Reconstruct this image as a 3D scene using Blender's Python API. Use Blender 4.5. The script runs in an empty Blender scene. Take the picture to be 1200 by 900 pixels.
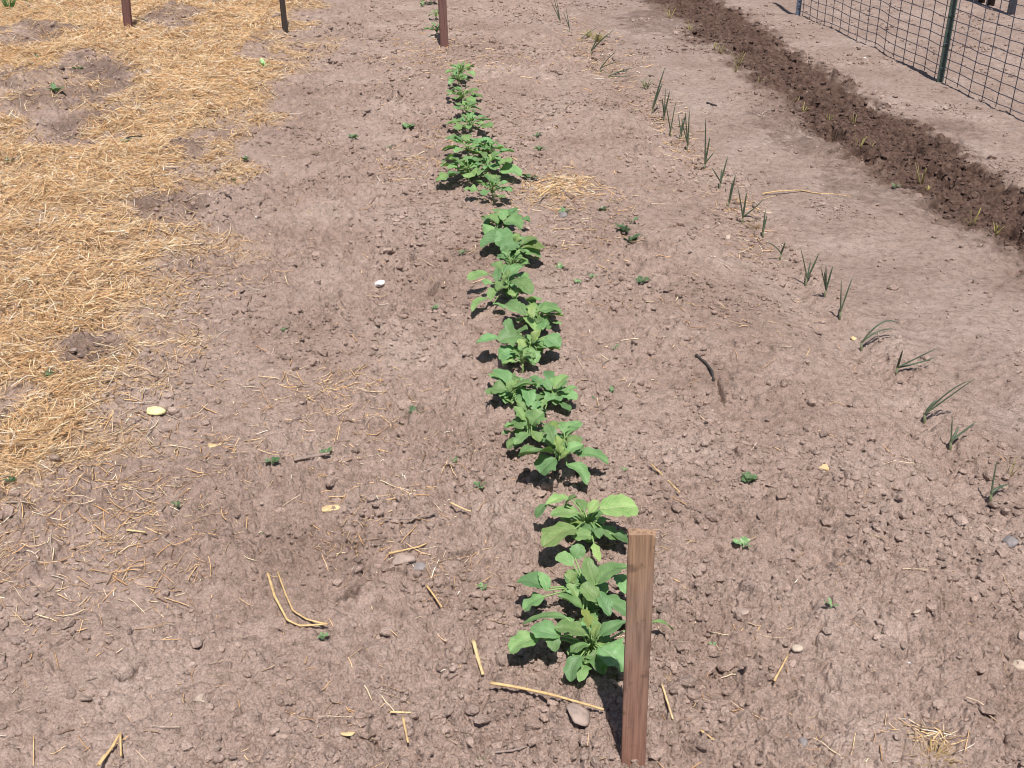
import bpy, math, random
import numpy as np
from mathutils import Vector

random.seed(7); rng = np.random.default_rng(11)
scene = bpy.context.scene
COL = scene.collection

# ------------------------------------------------------------------ camera
F = 1300.0; PITCH = math.atan(680 / F); CAMH = 1.5
cam_d = bpy.data.cameras.new('camera'); cam = bpy.data.objects.new('camera', cam_d); COL.objects.link(cam)
cam.location = (0, 0, CAMH); cam.rotation_euler = (math.pi / 2 - PITCH, 0, 0)
cam_d.sensor_width = 36; cam_d.lens = 36 * F / 1200; cam_d.clip_start = .05; cam_d.clip_end = 2000
scene.camera = cam
CP, SP = math.cos(PITCH), math.sin(PITCH)

def ray(px, py):
    a = (px - 600) / F; b = (450 - py) / F
    return Vector((a, CP + b * SP, -SP + b * CP))

# ------------------------------------------------------------------ noise toolbox
def hsh(ix, iy, s):
    return hbits(ix, iy, s).astype(np.float32) / np.float32(4294967295.0)

def hbits(ix, iy, s):
    n = ix.astype(np.int32).view(np.uint32) * np.uint32(374761393) + iy.astype(np.int32).view(np.uint32) * np.uint32(668265263) + np.uint32((s * 97471117) & 0xffffffff)
    n = (n ^ (n >> np.uint32(13))) * np.uint32(1274126177)
    n = n ^ (n >> np.uint32(16)); n = n * np.uint32(2246822519); return n ^ (n >> np.uint32(15))
def split3(n):
    k = np.float32(1 / 1023.0); return (n & np.uint32(1023)).astype(np.float32) * k, ((n >> np.uint32(10)) & np.uint32(1023)).astype(np.float32) * k, ((n >> np.uint32(20)) & np.uint32(1023)).astype(np.float32) * k

def vn(x, y, sc, s):
    x = x / sc; y = y / sc
    ix = np.floor(x); iy = np.floor(y); fx = x - ix; fy = y - iy
    fx = fx * fx * fx * (fx * (fx * 6 - 15) + 10); fy = fy * fy * fy * (fy * (fy * 6 - 15) + 10)
    a = hsh(ix, iy, s); b = hsh(ix + 1, iy, s); c = hsh(ix, iy + 1, s); d = hsh(ix + 1, iy + 1, s)
    return (a + (b - a) * fx) * (1 - fy) + (c + (d - c) * fx) * fy

def fbm(x, y, sc, s, n=4):
    t = 0; a = 1; w = 0
    for i in range(n):
        t = t + a * (vn(x, y, sc, s + i * 17) - .5); w += a; a *= .5; sc *= .5
    return t / w * 2

def crumbs(x, y, cell, s, pres, squash=.6):
    """angular half-buried clods: flat-topped, tilted, with steep broken sides"""
    wx = x + cell * .5 * (vn(x, y, cell * .4, s + 5) - .5); wy = y + cell * .5 * (vn(x, y, cell * .4, s + 6) - .5)
    gx = np.floor(wx / cell); gy = np.floor(wy / cell); out = np.zeros_like(x)
    for i in (-1, 0, 1):
        for j in (-1, 0, 1):
            cx = gx + i; cy = gy + j
            a, b, h0 = split3(hbits(cx, cy, s)); rr, hh, sk = split3(hbits(cx, cy, s + 1))
            dx = wx - (cx + a) * cell; dy = wy - (cy + b) * cell; r = cell * (.28 + .42 * rr)
            ang = sk * 6.283; ca, sa = np.cos(ang), np.sin(ang); u = dx * ca + dy * sa; v = (dy * ca - dx * sa) * (1.15 + .6 * hh)
            dist = np.maximum(np.maximum(np.abs(u), np.abs(v)), (np.abs(u) + np.abs(v)) * .74) / r
            top = (.55 + .8 * hh) * (1 + .55 * (u * (a - .3) + v * (b - .7)) / r)
            h = r * squash * np.minimum(np.clip((1 - dist) * 2.6, 0, 1) ** .8, 1) * np.clip(top, .1, 2)
            out = np.maximum(out, np.where(h0 < pres, h, 0))
    return out

def facets(x, y, cell, s):
    """broken crust: tilted plates parted by small gaps"""
    wx = x + cell * .6 * (vn(x, y, cell * .7, s + 5) - .5); wy = y + cell * .6 * (vn(x, y, cell * .7, s + 6) - .5)
    gx = np.floor(wx / cell); gy = np.floor(wy / cell); f1 = np.full_like(x, 9.); f2 = np.full_like(x, 9.); hh = np.zeros_like(x)
    for i in (-1, 0, 1):
        for j in (-1, 0, 1):
            cx = gx + i; cy = gy + j; n = hbits(cx, cy, s); a, b, c = split3(n); ta, tb, _ = split3(n * np.uint32(2654435761))
            dx = wx / cell - cx - a; dy = wy / cell - cy - b; d = np.sqrt(dx * dx + dy * dy)
            h = c * .5 + (dx * (ta - .5) + dy * (tb - .5)) * .9; new = d < f1
            f2 = np.where(new, f1, np.minimum(f2, d)); hh = np.where(new, h, hh); f1 = np.where(new, d, f1)
    return cell * (hh - .62 * np.clip(1 - (f2 - f1) / .18, 0, 1))

def sstep(a, b, x):
    t = np.clip((x - a) / (b - a), 0, 1); return t * t * (3 - 2 * t)

def flat(px, py, z=0.0):
    d = ray(px, py); t = (z - CAMH) / d.z; return d.x * t, d.y * t

def edge(pts):
    q = sorted([flat(*p)[::-1] for p in pts]); return [a for a, b in q], [b for a, b in q]
STRAW_E = edge([(380, -30), (350, 20), (322, 100), (270, 190), (225, 240), (225, 330), (205, 400), (130, 480), (85, 520), (20, 570), (-40, 615), (-110, 680)])
COMP_L = edge([(735, -12), (765, 5), (812, 40), (848, 75), (898, 110), (925, 148), (985, 190), (1060, 230), (1130, 272), (1200, 318), (1320, 400)])
COMP_R = edge([(815, -12), (838, 0), (885, 20), (935, 62), (988, 92), (1045, 125), (1110, 162), (1150, 190), (1200, 220), (1320, 290)])
BARE = [flat(*p) + (r, ry) for p, r, ry in [((40, 118), .62, .75), ((95, 150), .30, .45), ((210, 36), .26, .55), ((45, 52), .30, .5), ((110, 90), .3, .3),
        ((125, 100), .35, .25), ((240, 175), .14, .35), ((195, 255), .16, .25), ((300, 70), .14, .35), ((10, 500), .12, .18), ((110, 430), .10, .12), ((60, 170), .3, .3)]]
MOUND = [(*flat(745, 896), .045, .016)] + [flat(*p) + (r, h) for p, r, h in [((205, 30), .25, .07), ((45, 48), .22, .06), ((40, 115), .35, .05), ((300, 72), .12, .03), ((200, 330), .14, .035), ((90, 75), .25, .05),
        ((215, 190), .12, .04), ((490, 640), .12, .025), ((470, 400), .14, .02), ((150, 500), .12, .025)]]

def bare(x, y):
    b = np.zeros_like(x)
    for bx, by, rx, ry in BARE: b = np.maximum(b, sstep(1.5, .5, ((x - bx) / rx) ** 2 + ((y - by) / ry) ** 2))
    return b

def straw_mask(x, y):
    e = np.interp(y, *STRAW_E); m = sstep(-.22, .26, e - x + .42 * fbm(x, y, .30, 301, 5))
    for bx, by, rx, ry in BARE:
        q = ((x - bx) / rx) ** 2 + ((y - by) / ry) ** 2
        m = m * (1 - .88 * sstep(1.15, .40, q + 1.3 * fbm(x, y, .16, 320, 4)))
    return m * (.60 + .40 * sstep(-.40, .0, fbm(x, y, .20, 311, 4)))

def comp_mask(x, y):
    l = np.interp(y, *COMP_L); r = np.interp(y, *COMP_R); n = .16 * fbm(x, y, .30, 401, 4)
    n2 = .10 * fbm(x, y, .05, 404, 3)
    return sstep(-.10, .16, x - l + n + n2) * sstep(-.06, .10, r - x + n * .6 + n2)

def path_mask(x, y):
    u = x * .9945 + y * .1045
    return sstep(1.45, 1.62, u) * (1 - comp_mask(x, y)) * sstep(2.0, 2.6, y)

def macro(x, y):
    u = x * .9945 + y * .1045
    z = .045 * sstep(1.38, 1.0, u) + .022 * fbm(x, y, .9, 11, 3) + .014 * fbm(x, y, .28, 15, 3)
    z = z - .020 * np.exp(-((u - 1.37) / .07) ** 2) + .018 * np.exp(-((u - .36) / .16) ** 2)
    z = z + .016 * fbm(u, (y - .1 * x) * .10, .15, 41, 3) * sstep(.1, .5, u) * sstep(2.0, 1.7, u)
    s = straw_mask(x, y); z = z + s * (.018 + .030 * fbm(x, y, .33, 21, 3))
    for mx, my, r, h in MOUND: z = z + 1.4 * h * np.exp(-(((x - mx) ** 2 + (y - my) ** 2) / r ** 2))
    c = comp_mask(x, y); l = np.interp(y, *COMP_L); r = np.interp(y, *COMP_R)
    t = (x - l) / np.maximum(r - l, .1)
    z = z + c * (.012 * np.exp(-((t - .5) / .35) ** 2) + .026 * fbm(x, y, .26, 31, 4))
    return z * np.exp(-np.maximum(np.hypot(x, y) - 14, 0) / 6)

CRACKS = [[(838, 456), (836, 464), (846, 486)], [(395, 731), (412, 722), (425, 712)], [(530, 676), (548, 672), (560, 664)], [(505, 365), (520, 352)],
          [(60, 790), (90, 775)], [(690, 742), (735, 770)], [(640, 310), (660, 302)], [(855, 545), (868, 556)], [(150, 818), (172, 805)]]
CR = [[flat(*p) for p in c] for c in CRACKS]

def micro(x, y):
    r = np.hypot(x, y); u = x * .9945 + y * .1045
    p = path_mask(x, y); c = comp_mask(x, y)
    rough = .76 + 1.25 * np.clip(fbm(x, y, .42, 51, 4) + .10, -.36, 1) + .5 * np.exp(-((u + .25) / .45) ** 2) + .35 * sstep(3, 1.6, y) * sstep(.6, 1.2, u) + 1.7 * bare(x, y)
    amp = np.clip(rough * (1 - .58 * p) + .7 * c, .3, 2.3)
    f1 = sstep(5.5, 3.0, r); f2 = sstep(11, 7, r); a1 = np.minimum(amp, 1.4)
    z = facets(x, y, .0085, 60) * .42 * a1 * f1 + facets(x, y, .021, 59) * .40 * a1 * f2 + facets(x, y, .055, 58) * .20 * np.minimum(amp, 1.6)
    z = z + np.maximum(crumbs(x, y, .012, 61, .5) * .7 * a1 * f1, crumbs(x, y, .024, 62, .40) * .75 * np.minimum(amp, 1.5) * (.35 + .65 * f2))
    z = np.maximum(z, z * .5 + crumbs(x, y, .05, 63, .24, .45) * np.minimum(amp, 1.6))
    big = crumbs(x, y, .11, 64, .15, .32) * np.clip(amp - .6, 0, 1.5)
    z = z + big * .8 + .015 * fbm(x, y, .075, 71, 5) * amp
    n = fbm(x, y, .16, 81, 3); z = z - .010 * np.clip(1 - np.abs(n) / .035, 0, 1) * sstep(.0, .5, fbm(x, y, .5, 83, 2) + .12) * amp
    for pl in CR:
        d = np.full_like(x, 9.)
        xx = x + .012 * (vn(x, y, .02, 91) - .5); yy = y + .02 * (vn(x, y, .02, 92) - .5)
        for (ax, ay), (bx, by) in zip(pl[:-1], pl[1:]):
            t = np.clip(((xx - ax) * (bx - ax) + (yy - ay) * (by - ay)) / ((bx - ax) ** 2 + (by - ay) ** 2), 0, 1)
            d = np.minimum(d, np.hypot(xx - ax - t * (bx - ax), yy - ay - t * (by - ay)))
        z = z - .040 * sstep(.010, .003, d)
    z = z + c * (crumbs(x, y, .10, 95, .35, .40) * .5 - .015 - .105 * sstep(.17, .34, fbm(x, y, .15, 97, 4)) * sstep(.05, .30, x - np.interp(y, *COMP_L)))
    z = z * (1 - .45 * straw_mask(x, y))
    return z * np.exp(-np.maximum(r - 14, 0) / 5)

TH0, DTH, LR0, DLR = -.62, .00130, math.log(1.12), .00150
GRID = {}
def lookup(g, x, y):
    """soil height read from the ground sheet itself"""
    x = np.atleast_1d(np.asarray(x, float)); y = np.atleast_1d(np.asarray(y, float)); Z = GRID[g]
    j = (np.arctan2(x, y) - TH0) / DTH; i = (np.log(np.maximum(np.hypot(x, y), .01)) - LR0) / DLR; ok = (i >= 0) & (j >= 0) & (i < Z.shape[0] - 1.01) & (j < Z.shape[1] - 1.01)
    i = np.clip(i, 0, Z.shape[0] - 1.01); j = np.clip(j, 0, Z.shape[1] - 1.01); a = i.astype(int); b = j.astype(int); fi = i - a; fj = j - b
    z = (Z[a, b] * (1 - fi) + Z[a + 1, b] * fi) * (1 - fj) + (Z[a, b + 1] * (1 - fi) + Z[a + 1, b + 1] * fi) * fj
    if not ok.all(): z = np.where(ok, z, macro(x, y))
    return z
def height(x, y): return lookup('h', x, y)
def hz(x, y): return float(lookup('h', x, y)[0])
def mz(x, y): return float(lookup('m', x, y)[0])

def at(px, py, lift=0.0):
    """the place on the soil seen at a pixel of the photograph"""
    d = ray(px, py); z = .01
    for _ in range(5):
        t = (z + lift - CAMH) / d.z; z = mz(d.x * t, d.y * t)
    return Vector((d.x * t, d.y * t, z + lift))
def ppm(v): return F / (v.y * CP + (CAMH - v.z) * SP)

# ------------------------------------------------------------------ material helpers
def mat(name, rough=.8, spec=.3):
    m = bpy.data.materials.new(name); m.use_nodes = True; nt = m.node_tree; b = nt.nodes['Principled BSDF']
    b.inputs['Roughness'].default_value = rough; b.inputs['Specular IOR Level'].default_value = spec
    return m, nt, b
def N(nt, t, **kw):
    n = nt.nodes.new(t)
    for k, v in kw.items():
        if k in n.inputs: n.inputs[k].default_value = v
        else: setattr(n, k, v)
    return n
def noise(nt, sc, det=4, vec=None, rough=.55):
    n = N(nt, 'ShaderNodeTexNoise'); n.inputs['Scale'].default_value = sc; n.inputs['Detail'].default_value = det; n.inputs['Roughness'].default_value = rough
    if vec is not None: nt.links.new(vec, n.inputs['Vector'])
    return n
def ramp(nt, src, stops):
    r = N(nt, 'ShaderNodeValToRGB'); e = r.color_ramp.elements
    while len(e) < len(stops): e.new(.5)
    for i, (p, c) in enumerate(stops): e[i].position = p; e[i].color = (*c, 1) if len(c) == 3 else c
    nt.links.new(src, r.inputs[0]); return r
def mixc(nt, fac, a, b, mode='MIX'):
    m = N(nt, 'ShaderNodeMix'); m.data_type = 'RGBA'; m.blend_type = mode
    for s, v in ((0, fac), (6, a), (7, b)):
        if hasattr(v, 'links'): nt.links.new(v, m.inputs[s])
        else: m.inputs[s].default_value = v if s == 0 else (*v, 1)
    return m.outputs[2]
def bump(nt, b, src, dist, strength=1.0):
    k = N(nt, 'ShaderNodeBump'); k.inputs['Distance'].default_value = dist; k.inputs['Strength'].default_value = strength
    nt.links.new(src, k.inputs['Height']); nt.links.new(k.outputs[0], b.inputs['Normal']); return k

def soil_material():
    m, nt, b = mat('soil', .95, .12)
    v = N(nt, 'ShaderNodeTexCoord').outputs['Object']
    big = noise(nt, 2.3, 7, v, .62); mid = noise(nt, 34, 6, v, .72); fine = noise(nt, 260, 3, v, .7); speck = noise(nt, 95, 2, v)
    c = ramp(nt, big.outputs[0], [(.30, (.254, .182, .151)), (.45, (.306, .224, .188)), (.56, (.333, .249, .212)), (.70, (.378, .292, .252))]).outputs[0]
    c = mixc(nt, 1.0, c, ramp(nt, mid.outputs[0], [(.28, (.56, .53, .51)), (.5, (1, 1, 1)), (.75, (1.24, 1.25, 1.26))]).outputs[0], 'MULTIPLY')
    c = mixc(nt, 1.0, c, ramp(nt, fine.outputs[0], [(.3, (.66, .64, .63)), (.52, (1, 1, 1)), (.72, (1.32, 1.31, 1.30))]).outputs[0], 'MULTIPLY')
    at_ = N(nt, 'ShaderNodeAttribute'); at_.attribute_name = 'zone'
    sep = N(nt, 'ShaderNodeSeparateColor'); nt.links.new(at_.outputs['Color'], sep.inputs[0])
    grey = mixc(nt, 1.0, c, (.955, .965, .975), 'MULTIPLY'); c = mixc(nt, sep.outputs[2], c, grey)
    dust = mixc(nt, 1.0, ramp(nt, mid.outputs[0], [(.35, (.30, .195, .11)), (.6, (.56, .395, .22))]).outputs[0], ramp(nt, fine.outputs[0], [(.3, (.6, .58, .55)), (.6, (1.1, 1.1, 1.1))]).outputs[0], 'MULTIPLY')
    c = mixc(nt, sep.outputs[1], c, dust)
    cn = noise(nt, 34, 6, v, .7)
    comp = ramp(nt, cn.outputs[0], [(.3, (.026, .015, .011)), (.47, (.066, .037, .028)), (.62, (.118, .072, .056)), (.75, (.19, .128, .103))]).outputs[0]
    c = mixc(nt, sep.outputs[0], c, comp)
    tn = N(nt, 'ShaderNodeMapRange'); nt.links.new(at_.outputs['Alpha'], tn.inputs[0]); tn.inputs[3].default_value = .72; tn.inputs[4].default_value = 1.28
    hv = N(nt, 'ShaderNodeHueSaturation'); nt.links.new(tn.outputs[0], hv.inputs['Value']); nt.links.new(c, hv.inputs['Color']); c = hv.outputs[0]
    nt.links.new(c, b.inputs['Base Color'])
    ad = N(nt, 'ShaderNodeMath', operation='MULTIPLY_ADD'); nt.links.new(fine.outputs[0], ad.inputs[0]); ad.inputs[1].default_value = .5; nt.links.new(speck.outputs[0], ad.inputs[2])
    bump(nt, b, ad.outputs[0], .0075, .9)
    return m
SOIL = soil_material()

def straw_material():
    m, nt, b = mat('straw', .55, .35)
    a = N(nt, 'ShaderNodeAttribute'); a.attribute_name = 'tint'
    v = N(nt, 'ShaderNodeTexCoord').outputs['Object']; n = noise(nt, 70, 3, v)
    c = mixc(nt, 1.0, a.outputs['Color'], ramp(nt, n.outputs[0], [(.3, (.78, .74, .7)), (.6, (1.08, 1.08, 1.08))]).outputs[0], 'MULTIPLY')
    nt.links.new(c, b.inputs['Base Color']); return m
STRAW = straw_material()

def leaf_material(name, dark, light, vein, rough=.42, trans=.22, underside=None):
    m, nt, b = mat(name, rough, .38)
    uv = N(nt, 'ShaderNodeUVMap'); oi = N(nt, 'ShaderNodeObjectInfo'); geo = N(nt, 'ShaderNodeNewGeometry')
    n = noise(nt, 38, 4, geo.outputs['Position'])
    c = ramp(nt, n.outputs[0], [(.32, dark), (.68, light)]).outputs[0]
    d = noise(nt, 150, 4, geo.outputs['Position'], .7); c = mixc(nt, ramp(nt, d.outputs[0], [(.48, (0, 0, 0)), (.70, (.45, .45, .45))]).outputs[0], c, (.33, .36, .25))
    c = mixc(nt, 1.0, c, oi.outputs['Color'], 'MULTIPLY')
    sx = N(nt, 'ShaderNodeSeparateXYZ'); nt.links.new(uv.outputs[0], sx.inputs[0])
    # midrib and side veins from the leaf's own length/width coordinates
    ab = N(nt, 'ShaderNodeMath', operation='ABSOLUTE'); nt.links.new(sx.outputs[0], ab.inputs[0])
    k = N(nt, 'ShaderNodeMath', operation='MULTIPLY_ADD'); nt.links.new(ab.outputs[0], k.inputs[0]); k.inputs[1].default_value = -.35; nt.links.new(sx.outputs[1], k.inputs[2])
    k2 = N(nt, 'ShaderNodeMath', operation='MULTIPLY'); nt.links.new(k.outputs[0], k2.inputs[0]); k2.inputs[1].default_value = 6.5
    fr = N(nt, 'ShaderNodeMath', operation='FRACT'); nt.links.new(k2.outputs[0], fr.inputs[0])
    side = ramp(nt, fr.outputs[0], [(.0, (.75,) * 3), (.08, (0,) * 3), (.92, (0,) * 3), (1, (.75,) * 3)])
    mid = ramp(nt, ab.outputs[0], [(.0, (.9,) * 3), (.07, (0,) * 3)])
    vm = mixc(nt, 1.0, side.outputs[0], mid.outputs[0], 'LIGHTEN'); c = mixc(nt, vm, c, mixc(nt, 1.0, vein, oi.outputs['Color'], 'MULTIPLY'))
    nt.links.new(c, b.inputs['Base Color'])
    bump(nt, b, vm, .0015, .6)
    tr = N(nt, 'ShaderNodeBsdfTranslucent'); tc = mixc(nt, 1.0, c, (.95, 1.25, .45), 'MULTIPLY'); nt.links.new(tc, tr.inputs[0])
    mx = N(nt, 'ShaderNodeMixShader'); mx.inputs[0].default_value = trans; nt.links.new(b.outputs[0], mx.inputs[1]); nt.links.new(tr.outputs[0], mx.inputs[2])
    nt.links.new(mx.outputs[0], nt.nodes['Material Output'].inputs[0]); return m
LEAF = leaf_material('leaf_green', (.130, .270, .088), (.212, .375, .145), (.33, .46, .25), .52)
PETIOLE = mat('leaf_stalk', .5, .4)[0]; PETIOLE.node_tree.nodes['Principled BSDF'].inputs['Base Color'].default_value = (.22, .34, .12, 1)
WEED = leaf_material('weed_leaf', (.038, .078, .032), (.080, .140, .056), (.12, .18, .09), .5, .15)

def blade_material(name, base, tip, rough=.45):
    m, nt, b = mat(name, rough, .4)
    uv = N(nt, 'ShaderNodeUVMap'); sx = N(nt, 'ShaderNodeSeparateXYZ'); nt.links.new(uv.outputs[0], sx.inputs[0])
    v = N(nt, 'ShaderNodeTexCoord').outputs['Object']; n = noise(nt, 60, 3, v)
    c = ramp(nt, sx.outputs[1], [(.0, base), (.35, tip), (1, tip)]).outputs[0]
    c = mixc(nt, 1.0, c, ramp(nt, n.outputs[0], [(.3, (.7, .7, .65)), (.7, (1.2, 1.2, 1.25))]).outputs[0], 'MULTIPLY')
    nt.links.new(c, b.inputs['Base Color']); return m
ONION = blade_material('onion_leaf', (.12, .14, .075), (.075, .105, .065))
ONION_STEM = blade_material('onion_stem', (.34, .27, .21), (.20, .22, .12))
SPROUT = blade_material('pale_sprout', (.46, .37, .18), (.38, .33, .12))
GRASS = blade_material('green_grass', (.13, .20, .06), (.09, .19, .05))
DRY = blade_material('dry_grass', (.34, .22, .10), (.50, .35, .16))

def wood_material(name, lower, upper, grey):
    m, nt, b = mat(name, .8, .2)
    v = N(nt, 'ShaderNodeTexCoord').outputs['Object']
    mp = N(nt, 'ShaderNodeMapping'); mp.inputs['Scale'].default_value = (1, 1, .06); nt.links.new(v, mp.inputs[0])
    g = noise(nt, 130, 5, mp.outputs[0], .65); blot = noise(nt, 16, 4, v)
    mp2 = N(nt, 'ShaderNodeMapping'); mp2.inputs['Scale'].default_value = (1, 1, .02); nt.links.new(v, mp2.inputs[0]); g2 = noise(nt, 420, 3, mp2.outputs[0])
    sx = N(nt, 'ShaderNodeSeparateXYZ'); nt.links.new(v, sx.inputs[0])
    ad = N(nt, 'ShaderNodeMath', operation='MULTIPLY_ADD'); nt.links.new(blot.outputs[0], ad.inputs[0]); ad.inputs[1].default_value = .34; nt.links.new(sx.outputs[2], ad.inputs[2])
    c = ramp(nt, ad.outputs[0], [(.26, lower), (.44, tuple((a + q) / 2 for a, q in zip(lower, grey))), (.52, grey), (.62, upper)]).outputs[0]
    c = mixc(nt, 1.0, c, ramp(nt, g.outputs[0], [(.28, (.55, .52, .5)), (.5, (1, 1, 1)), (.75, (1.25, 1.22, 1.18))]).outputs[0], 'MULTIPLY')
    c = mixc(nt, 1.0, c, ramp(nt, g2.outputs[0], [(.3, (.8, .8, .8)), (.6, (1.06, 1.06, 1.06))]).outputs[0], 'MULTIPLY')
    st = noise(nt, 34, 3, v); s = ramp(nt, st.outputs[0], [(.60, (0, 0, 0)), (.72, (.6, .6, .6))]).outputs[0]
    c = mixc(nt, s, c, (.085, .055, .042)); nt.links.new(c, b.inputs['Base Color'])
    bump(nt, b, g.outputs[0], .002, .7); return m
WOOD = wood_material('weathered_wood', (.290, .155, .115), (.330, .210, .140), (.290, .190, .145))
WOOD_RED = wood_material('red_brown_wood', (.185, .095, .085), (.20, .10, .085), (.18, .10, .09))
WOOD_DARK = wood_material('dark_wood', (.060, .047, .040), (.07, .055, .048), (.065, .05, .045))

def metal_material(name, col, metallic, rough):
    m, nt, b = mat(name, rough, .5); b.inputs['Metallic'].default_value = metallic
    v = N(nt, 'ShaderNodeTexCoord').outputs['Object']; n = noise(nt, 45, 5, v)
    c = ramp(nt, n.outputs[0], [(.3, tuple(x * .65 for x in col)), (.6, col), (.8, tuple(min(1, x * 1.3) for x in col))]).outputs[0]
    nt.links.new(c, b.inputs['Base Color']); return m
WIRE = metal_material('galvanised_wire', (.15, .165, .225), .25, .38)
POSTG = metal_material('green_painted_steel', (.055, .085, .075), .0, .5)
POSTB = metal_material('blue_grey_steel', (.13, .16, .22), .2, .5)

def stone_material(name, col, sc=60):
    m, nt, b = mat(name, .8, .3); v = N(nt, 'ShaderNodeTexCoord').outputs['Object']; n = noise(nt, sc, 5, v)
    c = ramp(nt, n.outputs[0], [(.3, tuple(x * .7 for x in col)), (.65, tuple(min(1, x * 1.15) for x in col))]).outputs[0]
    nt.links.new(c, b.inputs['Base Color']); bump(nt, b, n.outputs[0], .003, .6); return m
ST_GREY = stone_material('grey_stone', (.24, .215, .215)); ST_PALE = stone_material('pale_stone', (.46, .37, .30)); ST_WHITE = stone_material('white_stone', (.72, .70, .70))
ST_TAN = stone_material('tan_stone', (.36, .275, .235)); PODM = stone_material('dry_pod', (.72, .66, .36), 90); HUSK = stone_material('dry_husk', (.66, .48, .26), 90)
BARK = stone_material('bare_twig', (.28, .21, .18), 120); DARKTWIG = stone_material('dark_twig', (.05, .042, .04), 120); STALK = stone_material('straw_stalk', (.60, .41, .20), 80)

# ------------------------------------------------------------------ mesh helpers
def link(name, me, m, parent=None):
    o = bpy.data.objects.new(name, me); COL.objects.link(o)
    for k in (m if isinstance(m, (list, tuple)) else [m]): me.materials.append(k)
    if parent is not None: o.parent = parent
    return o
def mesh_np(name, V, Fc, m, smooth=True, tint=None, attr='tint', parent=None):
    V = np.ascontiguousarray(V, np.float32); Fc = np.ascontiguousarray(Fc, np.int32); k = Fc.shape[1]
    me = bpy.data.meshes.new(name); me.vertices.add(len(V)); me.vertices.foreach_set('co', V.ravel())
    me.loops.add(Fc.size); me.loops.foreach_set('vertex_index', Fc.ravel())
    me.polygons.add(len(Fc)); me.polygons.foreach_set('loop_start', np.arange(0, Fc.size, k, dtype=np.int32))
    me.polygons.foreach_set('use_smooth', np.full(len(Fc), smooth))
    me.update(calc_edges=True)
    if tint is not None:
        a = me.attributes.new(attr, 'FLOAT_COLOR', 'POINT')
        a.data.foreach_set('color', np.ascontiguousarray(tint if tint.shape[1] == 4 else np.hstack([tint, np.ones((len(V), 1))]), np.float32).ravel())
    return link(name, me, m, parent)

class MB:
    """collects leaves, tubes, boxes and lumps into one mesh"""
    def __init__(s): s.v = []; s.f = []; s.uv = []; s.mi = []; s.sm = []
    def add(s, v, f, uv=None, mi=0, smooth=True):
        o = len(s.v); s.v += [tuple(p) for p in v]; s.uv += list(uv) if uv is not None else [(0, 0)] * len(v)
        for q in f: s.f.append([i + o for i in q]); s.mi.append(mi); s.sm.append(smooth)
    def tube(s, pts, rad, sides=6, mi=0, flatten=1.0):
        pts = [Vector(p) for p in pts]; n = len(pts); v = []; uv = []; f = []; up = Vector((.31, .12, .94))
        for i, p in enumerate(pts):
            d = (pts[min(i + 1, n - 1)] - pts[max(i - 1, 0)]).normalized(); a = d.cross(up)
            if a.length < .05: a = d.cross(Vector((1, 0, 0)))
            a.normalize(); b = a.cross(d).normalized(); r = rad[i] if hasattr(rad, '__len__') else rad
            for k in range(sides):
                t = 2 * math.pi * k / sides; v.append(p + a * r * math.cos(t) + b * r * flatten * math.sin(t)); uv.append((0.5, i / (n - 1)))
        for i in range(n - 1):
            for k in range(sides): f.append((i * sides + k, i * sides + (k + 1) % sides, (i + 1) * sides + (k + 1) % sides, (i + 1) * sides + k))
        f.append(tuple(range(sides - 1, -1, -1))); f.append(tuple((n - 1) * sides + k for k in range(sides)))
        s.add(v, f, uv, mi)
    def build(s, name, m, parent=None, origin=None):
        o = Vector(origin) if origin is not None else Vector((0, 0, 0))
        me = bpy.data.meshes.new(name); me.from_pydata([Vector(p) - o for p in s.v], [], s.f)
        uvl = me.uv_layers.new(name='UVMap'); vi = np.empty(len(me.loops), np.int32); me.loops.foreach_get('vertex_index', vi)
        uvl.data.foreach_set('uv', np.array(s.uv, np.float32)[vi].ravel())
        me.polygons.foreach_set('material_index', np.array(s.mi, np.int32)); me.polygons.foreach_set('use_smooth', np.array(s.sm, bool)); me.update()
        ob = link(name, me, m, parent)
        if parent is None: ob.location = o
        return ob

def tag(o, label, cat, group=None):
    o['label'] = label; o['category'] = cat
    if group: o['group'] = group
    return o
def empty(name, loc, label, cat, group=None):
    o = bpy.data.objects.new(name, None); COL.objects.link(o); o.location = loc; o.empty_display_size = .05
    return tag(o, label, cat, group)

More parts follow.
